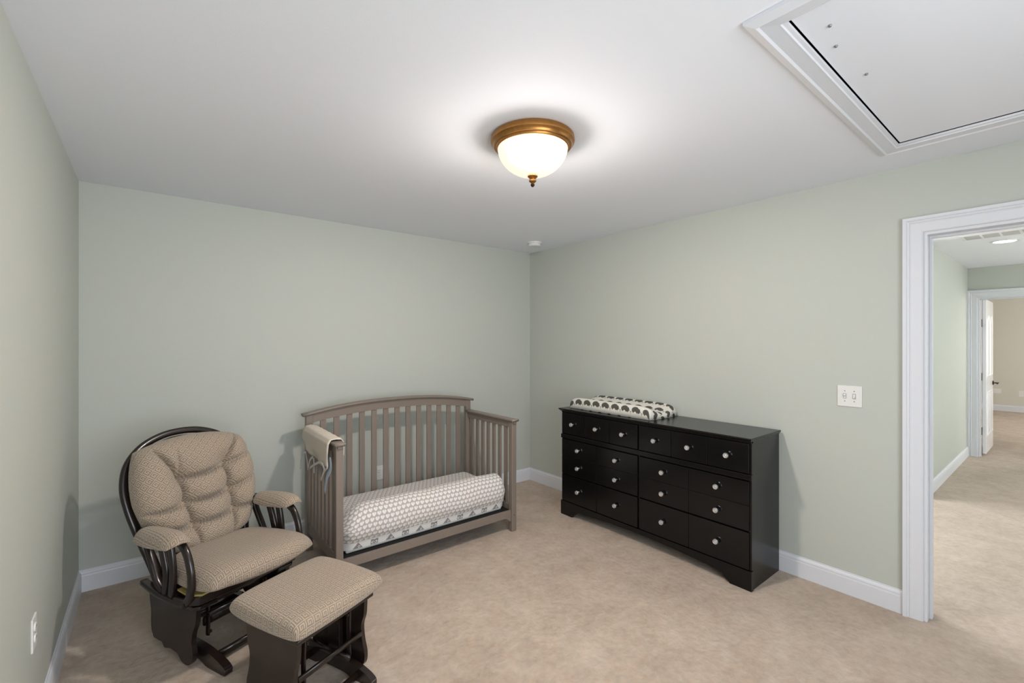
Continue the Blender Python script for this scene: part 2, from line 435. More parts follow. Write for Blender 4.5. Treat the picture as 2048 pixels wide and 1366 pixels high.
# leaf: hinge at far edge of the jamb, swung into the far room
lx0, ly = HX+WT+.006, .772
LW, LH, z0 = .757, 2.005, .03
leaf = MB().box(lx0, lx0+LW, ly-.035, ly, z0, z0+LH)
lf = obj('door_leaf', leaf, M['doorwhite'], d2, .002)
def panel(x0, x1, z0_, z1_, arch=0):
    """raised panel with arched head on the -y face of the leaf"""
    def outl(i):
        pts = [(x0+i, z0_+i), (x1-i, z0_+i)]
        for k in range(9):
            t = k/8; xx = (x1-i)+((x0+i)-(x1-i))*t
            pts.append((xx, z1_-i+arch*math.sin(PI*t)))
        return pts
    r0, r1, r2, r3 = outl(0), outl(.012), outl(.03), outl(.045)
    yy = ly-.035; n = len(r0); vs = []
    for r, dy in ((r0, 0), (r1, -.007), (r2, .002), (r3, -.006)): vs += [(p[0], yy+dy, p[1]) for p in r]
    fs = [(k*n+i, k*n+(i+1) % n, (k+1)*n+(i+1) % n, (k+1)*n+i) for k in range(3) for i in range(n)]+[tuple(range(3*n, 4*n))]
    return MB().add(vs, fs)
for x0, x1 in ((lx0+.11, lx0+.345), (lx0+.415, lx0+.65)):
    obj('door_panel', panel(x0, x1, 1.02, 1.76, .09), M['doorwhite'], d2)
    obj('door_panel', panel(x0, x1, .25, .83, 0), M['doorwhite'], d2)
for hz in (1.73, 1.03, .32):
    h = obj('hinge', MB().box(lx0-.048, lx0-.006, ED1-JT-.003, ED1-JT, hz-.045, hz+.045), M['bronze'], d2, .001)
    obj('hinge_pin', MB().lathe([(0, hz-.05), (.007, hz-.05), (.007, hz+.05), (0, hz+.05)], 10, lx0-.003, ED1-JT-.008), M['bronze'], h)
hb = MB().lathe([(0, -.012), (.028, -.012), (.028, 0), (0, 0)], 20, 0, 0, 'y')
hb.sweep([(0, -.01, 0), (0, -.05, 0), (-.02, -.055, .004), (-.10, -.052, -.004)], .008, .008, n=10)
obj('door_handle', hb, M['bronze'], d2, smooth=True, loc=(lx0+.70, ly-.035, .915))

# attic hatch
ah = thing('attic_hatch', 'white attic access hatch in a wide moulded frame on the ceiling', 'hatch', ((hx0+hx1)/2, (hy0+hy1)/2, H))
ox, oy = ah.location.x, ah.location.y
g = .005
obj('hatch_panel', MB().box(hx0+g-ox, hx1-g-ox, hy0+g-oy, hy1-g-oy, .001, .016), M['ceil'], ah, .001)
TP = [(0, -.001), (0, -.010), (.010, -.012), (.013, -.017), (.020, -.017), (.055, -.019), (.062, -.024), (.068, -.021), (.088, -.012), (.088, -.001)]
vs = []; n = len(TP)
for w_, d_ in TP:
    a0, a1, b0, b1 = hx0-w_-ox, hx1+w_-ox, hy0-w_-oy, hy1+w_-oy
    vs += [(a0, b0, d_), (a1, b0, d_), (a1, b1, d_), (a0, b1, d_)]
fs = [(i*4+k, i*4+(k+1) % 4, ((i+1) % n)*4+(k+1) % 4, ((i+1) % n)*4+k) for i in range(n) for k in range(4)]
obj('hatch_frame', MB().add(vs, fs), M['trim'], ah)
obj('hatch_shaft', MB().box(hx0-.02-ox, hx0-ox, hy0-oy, hy1-oy, .0, .25).box(hx1-ox, hx1+.02-ox, hy0-oy, hy1-oy, .0, .25).box(hx0-ox, hx1-ox, hy1-oy, hy1+.02-oy, .0, .25).box(hx0-ox, hx1-ox, hy0-.02-oy, hy0-oy, .0, .25).box(hx0-ox, hx1-ox, hy0-oy, hy1-oy, .25, .27), M['blackin'], ah)
for (px, py) in ((1660, 51), (1672, 92), (1733, 148)):
    d = ray(px, py); t = (H-CAMH)/d[2]
    obj('screw', MB().lathe([(0, -.004), (.004, -.004), (.0055, -.001), (.0055, .002), (0, .002)], 10), M['steel'], ah, loc=(d[0]*t-ox, d[1]*t-oy, 0))

# ------------------------------------------------------------------ ceiling lamp, detector, hall fittings
cl = thing('ceiling_lamp', 'flush ceiling lamp with frosted glass bowl, brass ring and finial', 'lamp', (*LAMP, H))
smooth_angle(obj('ceiling_plate', MB().lathe([(0, 0), (.186, 0), (.193, -.006), (.196, -.020), (.194, -.030), (.186, -.036), (.184, -.040), (.181, -.046), (.172, -.048), (.170, -.055), (.165, -.057), (.160, -.054), (.157, -.03), (.0, -.025)], 72), M['brass'], cl), 30)
gp = [(.160, -.050), (.163, -.058)]
for k in range(1, 15):
    a = k/14*PI/2; gp.append((.163*math.cos(a)**.92 if k < 14 else .004, -.058-.122*math.sin(a)**1.15))
obj('glass_bowl', MB().lathe(gp, 72), M['lampglass'], cl, smooth=True)
fp = [(0, -.176), (.024, -.177), (.024, -.184), (.019, -.189), (.013, -.193), (.012, -.196), (.017, -.199), (.0175, -.205), (.012, -.211), (.006, -.214), (.005, -.217), (0, -.217)]
smooth_angle(obj('finial', MB().lathe(fp, 28), M['brass'], cl), 40)
obj('finial_tip', MB().lathe([(0, -.215), (.006, -.2155), (.0095, -.220), (.0095, -.224), (.006, -.230), (0, -.233)], 20), M['darkbrass'], cl, smooth=True)

sd = thing('smoke_detector', 'small round white smoke detector on the ceiling near the corner', 'detector', (2.90, 3.27, H))
smooth_angle(obj('detector_base', MB().lathe([(0, 0), (.068, 0), (.068, -.010), (.064, -.013), (0, -.013)], 36), M['plate'], sd), 30)
smooth_angle(obj('detector_cover', MB().lathe([(.056, -.013), (.058, -.018), (.060, -.030), (.054, -.038), (.03, -.042), (0, -.042)], 36), M['plate'], sd), 40)

vent = thing('ceiling_vent', 'white slotted air vent in the hall ceiling', 'vent', (5.87, .42, H))
vf = MB().box(-.13, -.105, -.25, .25, -.008, 0).box(.105, .13, -.25, .25, -.008, 0)
for y_ in (-.2365, -.118, 0, .118, .2365): vf.box(-.105, .105, y_-.0085, y_+.0085, -.008, 0)
obj('vent_frame', vf, M['plate'], vent, .001)
obj('vent_backing', MB().box(-.105, .105, -.235, .235, -.0025, -.0005), M['vent'], vent)
for k in range(9):
    x = -.094+k*.0235
    for yc in (-.177, -.059, .059, .177):
        ya, yb = yc-.0495, yc+.0495
        obj('slat', MB().add([(x-.006, ya, -.003), (x+.005, ya, -.0075), (x+.005, yb, -.0075), (x-.006, yb, -.003), (x-.005, ya, -.002), (x+.006, ya, -.0065), (x+.006, yb, -.0065), (x-.005, yb, -.002)], [(0, 1, 2, 3), (4, 7, 6, 5), (0, 4, 5, 1), (1, 5, 6, 2), (2, 6, 7, 3), (3, 7, 4, 0)]), M['vent'], vent)
rl = thing('recessed_light', 'round lit recessed light in the hall ceiling beside the vent', 'lamp', (6.34, .43, H))
smooth_angle(obj('light_trim', MB().lathe([(.078, -.001), (.078, -.006), (.098, -.004), (.100, 0)], 36), M['plate'], rl), 30)
obj('light_lens', MB().lathe([(0, -.004), (.078, -.004), (.078, -.001), (0, -.001)], 36), M['lens'], rl)

# wall plates (local: plate in the y-z plane, proud along +x) then rotated
def outlet(label, loc, rotz):
    t = thing('wall_outlet', label, 'outlet', loc, rotz)
    obj('cover_plate', MB().box(0, .006, -.036, .036, -.059, .059), M['plate'], t, .002)
    for z in (-.02, .02):
        pts = [(.0165*math.cos(a)*(1 if abs(math.cos(a)) < .8 else .96), .014*math.copysign(min(1, abs(math.sin(a))*1.15), math.sin(a))) for a in [2*PI*k/20 for k in range(20)]]
        s_ = obj('socket', MB().prism(pts, lambda u, v, k, z=z: (.006+.0035*k, u, z+v)), M['plate'], t)
        for y in (-.006, .006): obj('slot', MB().box(.0094, .0099, y-.001, y+.001, z-.002, z+.006), M['slot'], s_)
    obj('screw', MB().lathe([(0, .007), (.003, .007), (.003, .006)], 8, axis='x'), M['steel'], t)
    return t
outlet('white double outlet low on the left wall near the lens', (XL, 2.34, .446), 0)
outlet('white double outlet on the back wall behind the crib slats', (1.525, YB, .375), -PI/2)
outlet('white double outlet on the beige far room wall', (14.3, .735, .39), PI)
bp = thing('blank_wall_plate', 'small blank white plate on the beige far wall beside the open door', 'wall plate', (14.3, 1.12, .42), PI)
obj('cover_plate', MB().box(0, .006, -.10, .10, -.05, .05), M['plate'], bp, .002)
obj('screw', MB().lathe([(0, .0075), (.003, .007), (.003, .006)], 8, axis='x'), M['steel'], bp)
sw = thing('light_switch', 'white two toggle light switch plate beside the doorway', 'switch', (XR, .838, 1.168), PI)
obj('cover_plate', MB().box(0, .006, -.060, .060, -.0615, .0615), M['plate'], sw, .002)
for i, y in enumerate((.023, -.023)):
    up = 1 if i == 1 else -1
    tg = obj('toggle', MB().box(.003, .0075, y-.006, y+.006, -.013, .013).add([(.006, y-.0045, -.004), (.006, y+.0045, -.004), (.006, y+.0045, .006), (.006, y-.0045, .006), (.019, y-.004, .006*up-.002), (.019, y+.004, .006*up-.002), (.017, y+.004, .010*up+.001), (.017, y-.004, .010*up+.001)], [(0, 1, 2, 3), (4, 7, 6, 5), (0, 4, 5, 1), (1, 5, 6, 2), (2, 6, 7, 3), (3, 7, 4, 0)]), M['plate'], sw, .0005)
    obj('toggle_slot', MB().box(.0055, .0064, y-.0075, y+.0075, -.0145, .0145), M['slot'], tg)
    for z in (-.030, .030): obj('screw', MB().lathe([(0, .0072), (.003, .0070), (.0032, .006)], 8, cx=0, cy=y, axis='x'), M['steel'], sw, loc=(0, 0, z))

# ------------------------------------------------------------------ dresser
DX0, DX1, DYa, DYb, DH = 2.80, 3.20, 1.213, 2.800, .915
dr = thing('dresser', 'wide glossy black six drawer dresser with small silver knobs', 'dresser', ((DX0+DX1)/2, (DYa+DYb)/2, 0))
ox, oy = dr.location.x, dr.location.y
def L(x): return x-ox
def K(y): return y-oy
obj('side_panel', MB().box(L(DX0+.004), L(DX1), K(DYa), K(DYa+.02), .0, DH-.022), M['black'], dr, .0015)
obj('side_panel', MB().box(L(DX0+.004), L(DX1), K(DYb-.02), K(DYb), .0, DH-.022), M['black'], dr, .0015)
obj('back_panel', MB().box(L(DX1-.008), L(DX1), K(DYa+.02), K(DYb-.02), .06, DH-.022), M['blackin'], dr)
obj('carcass', MB().box(L(DX0+.022), L(DX1-.008), K(DYa+.02), K(DYb-.02), .09, DH-.022), M['blackin'], dr)
tp = MB()
e = [(0, DH-.022), (.006, DH-.022), (.012, DH-.015), (.020, DH-.010), (.024, DH-.004), (.021, DH), (0, DH)]
vs = []; n = len(e)
for w_, z_ in e: vs += [(L(DX1), K(DYa-.012*w_/.024), z_), (L(DX0-w_-.008), K(DYa-.012*w_/.024), z_), (L(DX0-w_-.008), K(DYb+.012*w_/.024), z_), (L(DX1), K(DYb+.012*w_/.024), z_)]
fs = [(i*4+k, i*4+k+1, ((i+1) % n)*4+k+1, ((i+1) % n)*4+k) for i in range(n-1) for k in range(3)]
fs += [(0, 1, 2, 3), tuple((n-1)*4+k for k in range(4))]
fs += [tuple(i*4 for i in range(n))+(), tuple(i*4+3 for i in range(n))]
tp.add(vs, [f for f in fs])
tp.box(L(DX0+.0), L(DX1-.001), K(DYa+.002), K(DYb-.002), DH-.03, DH-.010)
obj('top', tp, M['black'], dr)
# face: posts, rails
obj('waist_rail', MB().box(L(DX0-.008), L(DX0+.022), K(DYa-.004), K(DYb+.004), .658, .694), M['black'], dr, .004)
obj('top_rail', MB().box(L(DX0-.002), L(DX0+.022), K(DYa), K(DYb), .880, DH-.022), M['black'], dr, .001)
obj('centre_stile', MB().box(L(DX0+.004), L(DX0+.022), K(2.0), K(2.013), .112, .88), M['black'], dr)
# plinth with ogee feet and shallow arch
pl = [(DYa-.004, 0), (DYa-.004, .118), (DYb+.004, .118), (DYb+.004, 0)]
ft = [(DYb-.125, .0), (DYb-.135, .012), (DYb-.15, .022), (DYb-.165, .034), (DYb-.175, .05)]
arch = [(2.0065+(.60-.0)*t*-1, .053+.030*(1-t*t)) for t in np.linspace(-1, 1, 25)]
ftr = [(DYa+.175, .05), (DYa+.165, .034), (DYa+.15, .022), (DYa+.135, .012), (DYa+.125, 0)]
outl = pl+ft+arch+ftr
pb_ = MB().prism(outl, lambda u, v, k: (L(DX0-.008+.028*k), K(u), v))
me = pb_.mesh('base'); bm = bmesh.new(); bm.from_mesh(me); bmesh.ops.triangulate(bm, faces=[f for f in bm.faces if len(f.verts) > 4]); bm.to_mesh(me); bm.free()
obj('base', me, M['black'], dr)
knob_me = MB().lathe([(0, 0), (.006, 0), (.005, -.010), (.0075, -.013), (.0140, -.016), (.0150, -.021), (.0125, -.026), (.009, -.027), (.006, -.0255), (0, -.0285)], 12, axis='x').mesh('knob')
knob_me.materials.append(M['chrome'])
def drawer(y0, y1, z0_, z1_, ys, zs):
    xf = DX0-.006
    mb = MB().box(L(xf+.004), L(DX0+.024), K(y0+.003), K(y1-.003), z0_+.002, z1_-.002)
    yy = [y0+.003]+ys+[y1-.003]; zz = [z0_+.002]+zs+[z1_-.002]
    for i in range(len(yy)-1):
        for j in range(len(zz)-1):
            a, b_, c_, d_ = yy[i], yy[i+1], zz[j], zz[j+1]
            a += .0025 if i else 0; b_ -= .0025 if i < len(yy)-2 else 0
            c_ += .002 if j else 0; d_ -= .002 if j < len(zz)-2 else 0
            mb.box(L(xf), L(xf+.005), K(a), K(b_), c_, d_)
    o = obj('drawer', mb, M['black'], dr, .0024)
    for i in range(len(yy)-1):
        for j in range(len(zz)-1):
            k = D.objects.new('knob', knob_me); C.objects.link(k); k.parent = o
            k.scale = (1.15, 1.2, 1.2); k.location = (L(xf), K((yy[i]+yy[i+1])/2), (zz[j]+zz[j+1])/2)
    return o
E1, E2, MIDL, MIDR = DYb-.004, DYa+.010, 2.0125, 2.0005
for (a, b_) in ((MIDL, E1), (E2, MIDR)):
    w3 = (b_-a)/3
    drawer(a, b_, .697, .879, [a+w3, a+2*w3], [])
    drawer(a, b_, .353, .652, [(a+b_)/2], [.508])
    drawer(a, b_, .121, .348, [(a+b_)/2], [])
knob_me.shade_flat()

# changing pad on the dresser
def pad_h(x, y):
    s = np.abs(x)/.17
    return .52+.56*np.clip(s-.10, 0, .72)**1.25/.72**1.25
pm = pillow('cover', .178, .42, .088, .0, rnd=.07, n=4.6, nx=50, ny=64, hfun=pad_h)
pad = thing('changing_pad', 'contoured changing pad in elephant print cover lying on the dresser', 'changing pad', (3.015, 2.345, DH+.001), math.radians(-1))
obj('pad_cover', pm, M['elephant'], pad)
obj('pad_base', MB().box(-.165, .165, -.40, .40, .0, .012), M['blackin'], pad, .004)

# ------------------------------------------------------------------ crib
CX0, CX1, CY0, CY1 = .871, 2.262, 2.765, 3.462
PW = .045
cr = thing('crib', 'taupe grey convertible crib with arched slatted back and open front', 'crib', ((CX0+CX1)/2, (CY0+CY1)/2, 0))
ox, oy = cr.location.x, cr.location.y
SR = .862   # underside of side caps
def archz(x):
    t = abs((x-(CX0+CX1)/2)/((CX1-CX0)/2+.02)); return .957+.066*(1-t**2.3)
for x in (CX0, CX1-PW):
    obj('leg', MB().box(L(x), L(x+PW), K(CY0), K(CY0+PW), 0, SR), M['taupe'], cr, .004)
    mb = MB(); xa, xb = x, x+PW
    mb.add([(L(xa), K(CY1-PW), 0), (L(xb), K(CY1-PW), 0), (L(xb), K(CY1), 0), (L(xa), K(CY1), 0), (L(xa), K(CY1-PW), archz(xa)), (L(xb), K(CY1-PW), archz(xb)), (L(xb), K(CY1), archz(xb)), (L(xa), K(CY1), archz(xa))], [(0, 3, 2, 1), (4, 5, 6, 7), (0, 1, 5, 4), (1, 2, 6, 5), (2, 3, 7, 6), (3, 0, 4, 7)])
    obj('leg', mb, M['taupe'], cr, .004)
# arched back rail + cap
N = 40; vs = []
xa, xb = CX0+PW, CX1-PW
for i in range(N+1):
    x = xa+(xb-xa)*i/N; z = archz(x)
    for y, zz in ((CY1-PW+.008, z-.062), (CY1-PW+.008, z), (CY1-.008, z), (CY1-.008, z-.062)): vs.append((L(x), K(y), zz))
fs = [(i*4+k, i*4+(k+1) % 4, (i+1)*4+(k+1) % 4, (i+1)*4+k) for i in range(N) for k in range(4)]+[(0, 1, 2, 3), tuple(N*4+k for k in range(4))]
obj('back_rail', MB().add(vs, fs), M['taupe'], cr)
path = [(L(x), K(CY1-PW/2-.004), archz(x)+.010) for x in np.linspace(CX0-.022, CX1+.022, 33)]
obj('back_cap', MB().sweep(path, .036, .011, up=(0, 0, 1), n=16, power=.55, smooth_n=0), M['taupe'], cr, smooth=True)
obj('back_bottom_rail', MB().box(L(xa), L(xb), K(CY1-PW+.010), K(CY1-.010), .13, .20), M['taupe'], cr, .003)
pitch = (xb-xa)/14; ns = 13; sw_ = .042; gap = ((xb-xa)-ns*sw_)/14
for i in range(ns):
    x = xa+gap*(i+1)+sw_*i; z = archz(x+sw_/2)-.055
    obj('slat', MB().box(L(x), L(x+sw_), K(CY1-PW+.016), K(CY1-.016), .19, z), M['taupe'], cr, .002)
for sx, x in ((-1, CX0), (1, CX1-PW)):
    xc = x+PW/2; y0, y1 = CY0+PW, CY1-PW
    obj('side_rail', MB().box(L(xc-.014), L(xc+.014), K(y0), K(y1), SR-.050, SR), M['taupe'], cr, .003)
    obj('side_bottom_rail', MB().box(L(xc-.012), L(xc+.012), K(y0), K(y1), .13, .20), M['taupe'], cr, .003)
    cap = [(L(xc), K(CY1-PW-.001), SR+.009), (L(xc), K(3.1), SR+.009), (L(xc), K(2.85), SR+.009), (L(xc), K(CY0-.018), SR+.009)]
    obj('side_cap', MB().sweep(cap, .033, .010, n=16, power=.5, smooth_n=6), M['taupe'], cr, smooth=True)
    obj('bracket', MB().box(L(xc-.016), L(xc+.016), K(CY0-.012), K(CY0+.002), SR-.016, SR), M['taupe'], cr, .003)
    n7 = 7; sw2 = .034; g2 = ((y1-y0)-n7*sw2)/(n7+1)
    for i in range(n7):
        y = y0+g2*(i+1)+sw2*i
        obj('slat', MB().box(L(xc-.008), L(xc+.008), K(y), K(y+sw2), .19, SR-.045), M['taupe'], cr, .002)
# front rail with curved gussets at the posts
fr_pts = [(xa, .165), (xb, .165), (xb, .078), (xb-.012, .080), (xb-.03, .098), (xb-.055, .111), (xa+.055, .111), (xa+.03, .098), (xa+.012, .080), (xa, .078)]
obj('front_rail', MB().prism(fr_pts, lambda u, v, k: (L(u), K(CY0+.012+.022*k), v)), M['taupe'], cr, .002)
obj('mattress_support', MB().box(L(xa), L(xb), K(CY0+.04), K(CY1-.045), .150, .166), M['blackin'], cr)
for x in (CX1-PW+.022,):
    obj('bolt', MB().lathe([(0, -.001), (.004, -.001), (.004, .002)], 10, axis='y'), M['bronze'], cr, loc=(L(x), K(CY0-.001), .128))

# mattress with sheet and front roll
MX0, MX1 = .925, 2.200
mt = thing('crib_mattress', 'crib mattress with raised front roll in pale leaf print sheet', 'mattress', ((MX0+MX1)/2, 3.1, .167))
ox, oy = mt.location.x, mt.location.y; mz = .167
prof = [(2.812, .235), (2.796, .262), (2.785, .30), (2.788, .345), (2.803, .390), (2.832, .425), (2.872, .443), (2.915, .442), (2.957, .425), (2.99, .398), (3.02, .372), (3.06, .353), (3.12, .346), (3.25, .346), (3.36, .345), (3.395, .338), (3.408, .32), (3.41, .28), (3.408, .235)]
PP = catmull([(0, a, b_) for a, b_ in prof], 4)
def xs_cluster(n): return np.sin(np.linspace(-1, 1, n)*PI/2)
nx = 70; U = np.linspace(-1, 1, nx); pts = np.zeros((len(PP), nx, 3)); uv = np.zeros((len(PP), nx, 2))
U = xs_cluster(nx)
arc = [0]
for i in range(1, len(PP)): arc.append(arc[-1]+(PP[i]-PP[i-1]).length)
rng = np.random.RandomState(3)
for j, p in enumerate(PP):
    for i, u in enumerate(U):
        x = (MX0+MX1)/2+u*(MX1-MX0)/2
        dl = (x-MX0); drr = (MX1-x)
        # ends: roll swells from nothing over 12 cm at the left, 6 cm at the right; corners rounded
        kl = min(1, dl/.16); kr = min(1, drr/.07)
        q = (1-(1-kl)**2.2)*.35+.65 if p.z > .346 else 1
        q = 1-(1-kl)**2.0*.75; qr = 1-(1-kr)**3.0*.55
        z = p.z
        if z > .30: z = .30+(z-.30)*q*qr if p.y < 3.05 else .30+(z-.30)*(1-(1-min(1, min(dl, drr)/.04))**2*.5)
        yc = 3.1; ins = (1-min(1, dl/.07))**2*.055+(1-min(1, drr/.07))**2*.045
        y = p.y+ins if p.y < 2.9 else (p.y-ins*.6 if p.y > 3.3 else p.y)
        wob = .0035*math.sin(x*9+j*.12)+.002*math.sin(x*23+1)
        if .26 < p.z and p.y < 3.02: y += wob; z += wob*.6
        pts[j, i] = (L(x), K(y), z-mz); uv[j, i] = (x, arc[j])
me = grid_mesh('sheet', [pts], [uv])
obj('fitted_sheet', me, M['sheet'], mt)
# end caps of the sheet (side drops)
for i, nm in ((0, 'a'), (nx-1, 'b')):
    ring = [tuple(pts[j, i]) for j in range(len(PP))]
    k = len(ring)
    mb = MB().add(ring+[(r[0], r[1], .235-mz) for r in ring], [(j, j+1, k+j+1, k+j) for j in range(k-1)])
    me = mb.mesh('side'); uvl = me.uv_layers.new(name='UVMap')
    for l in me.loops: c_ = me.vertices[l.vertex_index].co; uvl.data[l.index].uv = (c_.y, c_.z)
    obj('sheet_end', me, M['sheet'], mt)
# lower band
bt, bb = .235, .188
def ring_pts(z, inset):
    out = []
    j = 0
    for i in range(nx): out.append((pts[0, i, 0], pts[0, i, 1]+inset, z-mz))
    return out
top = ring_pts(bt, 0); bot = ring_pts(bb, .012)
back = [(L(MX1-.03), K(3.405), bt-mz), (L(MX0+.03), K(3.405), bt-mz)]
back2 = [(L(MX1-.03), K(3.405), bb-mz), (L(MX0+.03), K(3.405), bb-mz)]
T_ = top+back; B_ = bot+back2; n = len(T_)
mb = MB().add(T_+B_, [(i, (i+1) % n, n+(i+1) % n, n+i) for i in range(n)]+[tuple(range(n, 2*n))])
me = mb.mesh('band'); uvl = me.uv_layers.new(name='UVMap')
for l in me.loops:
    c_ = me.vertices[l.vertex_index].co; uvl.data[l.index].uv = (c_.x+ox, c_.z+mz-bb)
obj('sheet_band', me, M['band'], mt)
obj('piping', MB().sweep([(p[0], p[1]-.001, p[2]) for p in top], .0022, .0022, n=6, smooth_n=0), M['ribbon'], mt, smooth=True)
obj('mattress_core', MB().box(L(MX0+.03), L(MX1-.03), K(2.84), K(3.39), 0, .12), M['ribbon'], mt, .01)

# rail cover draped over the left side of the crib
rc = thing('crib_rail_cover', 'cream cloth rail cover with dangling ties draped over the left crib side', 'cloth', (CX0+PW/2, 3.1, SR))
ox, oy = rc.location.x, rc.location.y
def cover_pt(s, y):
    # s: 0 outer hem .. 1 inner hem, over the cap
    e = (y-2.835)/(3.395-2.835)
    drop = .125+.030*math.sin(e*3.0+.2)-.05*e
    key = [(-.050-.010*math.sin(e*11), -drop), (-.052, -drop*.6), (-.050, -drop*.25), (-.046, .004), (-.030, .026+.006*e), (0, .030+.008*e), (.030, .026+.006*e), (.043, .004), (.044, -.04), (.043, -.075)]
    f_ = s*(len(key)-1); i = min(int(f_), len(key)-2); t = f_-i
    a, b_ = key[i], key[i+1]
    return (a[0]*(1-t)+b_[0]*t, a[1]*(1-t)+b_[1]*t)
ny, nx2 = 30, 46; P3 = np.zeros((ny, nx2, 3)); UV3 = np.zeros((ny, nx2, 2))
for j in range(ny):
    y = 2.835+(3.395-2.835)*j/(ny-1)
    for i in range(nx2):
        s = i/(nx2-1); a, z = cover_pt(s, y)
        yo = y-.012*(1-s) if j == 0 else y
        P3[j, i] = (a, yo-3.1, z+.0015*math.sin(j*1.3+i*.4)); UV3[j, i] = (s, y)
me = grid_mesh('cover', [P3], [UV3])
o = obj('cover_cloth', me, M['cream'], rc); sm = o.modifiers.new('thick', 'SOLIDIFY'); sm.thickness = .005; sm.offset = 1
def ribbon(pxs, x0, wid, mat, dx=0):
    pts_ = [on_x(px, py, x0+dx*i) for i, (px, py) in enumerate(pxs)]
    pts_ = [(p.x-ox, p.y-oy, p.z-SR) for p in pts_]
    obj('tie', MB().sweep(pts_, .0012, wid, up=(0, .9, .1), n=8, smooth_n=6, power=.6), mat, rc, smooth=True)
ribbon([(612, 905), (605, 909), (602, 922), (601, 938)], .825, .008, M['ribbon'], -.002)
ribbon([(611, 905), (614, 920), (616, 941)], .828, .008, M['ribbon'])
ribbon([(626, 914), (620, 920), (616, 936)], .822, .008, M['ribbon'])
ribbon([(627, 916), (628, 930), (628, 946)], .826, .009, M['ribbon'])
ribbon([(645, 928), (638, 925), (628, 930), (620, 936)], .818, .008, M['ribbon'])
ribbon([(645, 929), (648, 938), (646, 948), (642, 960)], .822, .008, M['ribbon'], -.002)
ribbon([(655, 935), (648, 944), (641, 960)], .820, .008, M['ribbon'])
ribbon([(660, 915), (661, 938), (654, 955), (649, 985)], .812, .016, M['bluerib'], -.001)

# ------------------------------------------------------------------ glider chair and ottoman
ANG = math.radians(-66)
def side_board(pts, s0, s1):
    P = catmull([(a, b_, 0) for a, b_ in pts], 5)
    mb = MB().prism([(p.x, p.y) for p in P], lambda u, v, k: (u, s1 if k else s0, v))
    me = mb.mesh('board'); bm = bmesh.new(); bm.from_mesh(me); bmesh.ops.triangulate(bm, faces=[f for f in bm.faces if len(f.verts) > 4]); bm.to_mesh(me); bm.free()
    return me
gc = thing('glider_chair', 'dark wood glider armchair with tufted tan key pattern cushions', 'chair', (.300, 2.748, 0), ANG)
W_ = M['espresso']
panel_pts = [(-.205, .285), (-.205, .24), (-.192, .18), (-.192, .13), (-.185, .08), (-.15, .055), (-.10, .058), (-.07, .035), (-.02, .045), (.04, .040), (.075, .016), (.115, .010), (.15, .025), (.168, .065), (.158, .12), (.164, .165), (.190, .22), (.196, .285)]
runner = [(-.265, .052), (-.272, .035), (-.262, .0), (-.17, .0), (-.10, .018), (.12, .018), (.20, .0), (.318, .0), (.335, .012), (.330, .032), (.28, .052), (.20, .068), (.10, .075), (-.10, .075), (-.20, .072)]
for sg in (-1, 1):
    obj('side_panel', side_board(panel_pts, sg*.212, sg*.234), W_, gc, .003)
    cap_pts = [(-.212, -.05), (-.222, -.02), (-.218, .035), (-.20, .05), (.20, .05), (.22, .03), (.22, -.05)]
    obj('side_top', MB().prism([(a, b_*1.0) for a, b_ in cap_pts], lambda u, v, k, sg=sg: (u, sg*(.200+v), .285+.018*k)), W_, gc, .005)
    obj('runner', side_board(runner, sg*.155, sg*.190), W_, gc, .003)
    # post joining runner to the side top, glide hangers with bolts
    obj('post', MB().box(-.05, .05, *sorted((sg*.160, sg*.190)), .070, .286), W_, gc, .003)
    for fx in (-.13, .12):
        hgr = obj('hanger', MB().sweep([(fx, sg*.143, .27), (fx+.004, sg*.143, .18), (fx, sg*.143, .10)], .007, .014, up=(1, 0, 0), n=10, smooth_n=4), W_, gc, smooth=True)
        obj('bolt', MB().lathe([(0, -.003), (.008, -.003), (.008, .003), (0, .003)], 12, axis='y'), M['bronze'], hgr, loc=(fx, sg*.13, .11))
for fx, z, r in ((.215, .035, .012), (-.20, .035, .012)):
    obj('stretcher', MB().sweep([(fx, -.17, z), (fx, .17, z)], r, r*1.6, n=10, smooth_n=0, power=.6), W_, gc, smooth=True)
obj('stretcher', MB().sweep([(.135, -.21, .262), (.135, .21, .262)], .010, .016, n=10, smooth_n=0, power=.5), W_, gc, smooth=True)
obj('stretcher', MB().sweep([(.14, -.15, .205), (.14, .15, .205)], .008, .012, n=10, smooth_n=0, power=.5), W_, gc, smooth=True)
obj('stretcher', MB().sweep([(.10, -.15, .16), (.10, .15, .16)], .010, .022, n=10, smooth_n=0, power=.5), W_, gc, smooth=True)
# seat frame
sf = MB()
seat_out = [(-.22, -.215), (.20, -.265), (.235, -.24), (.25, 0), (.235, .24), (.20, .265), (-.22, .215)]
obj('seat_frame', MB().prism(seat_out, lambda u, v, k: (u, v, .315+.045*k-(.0 if u > 0 else .02))), W_, gc, .006)
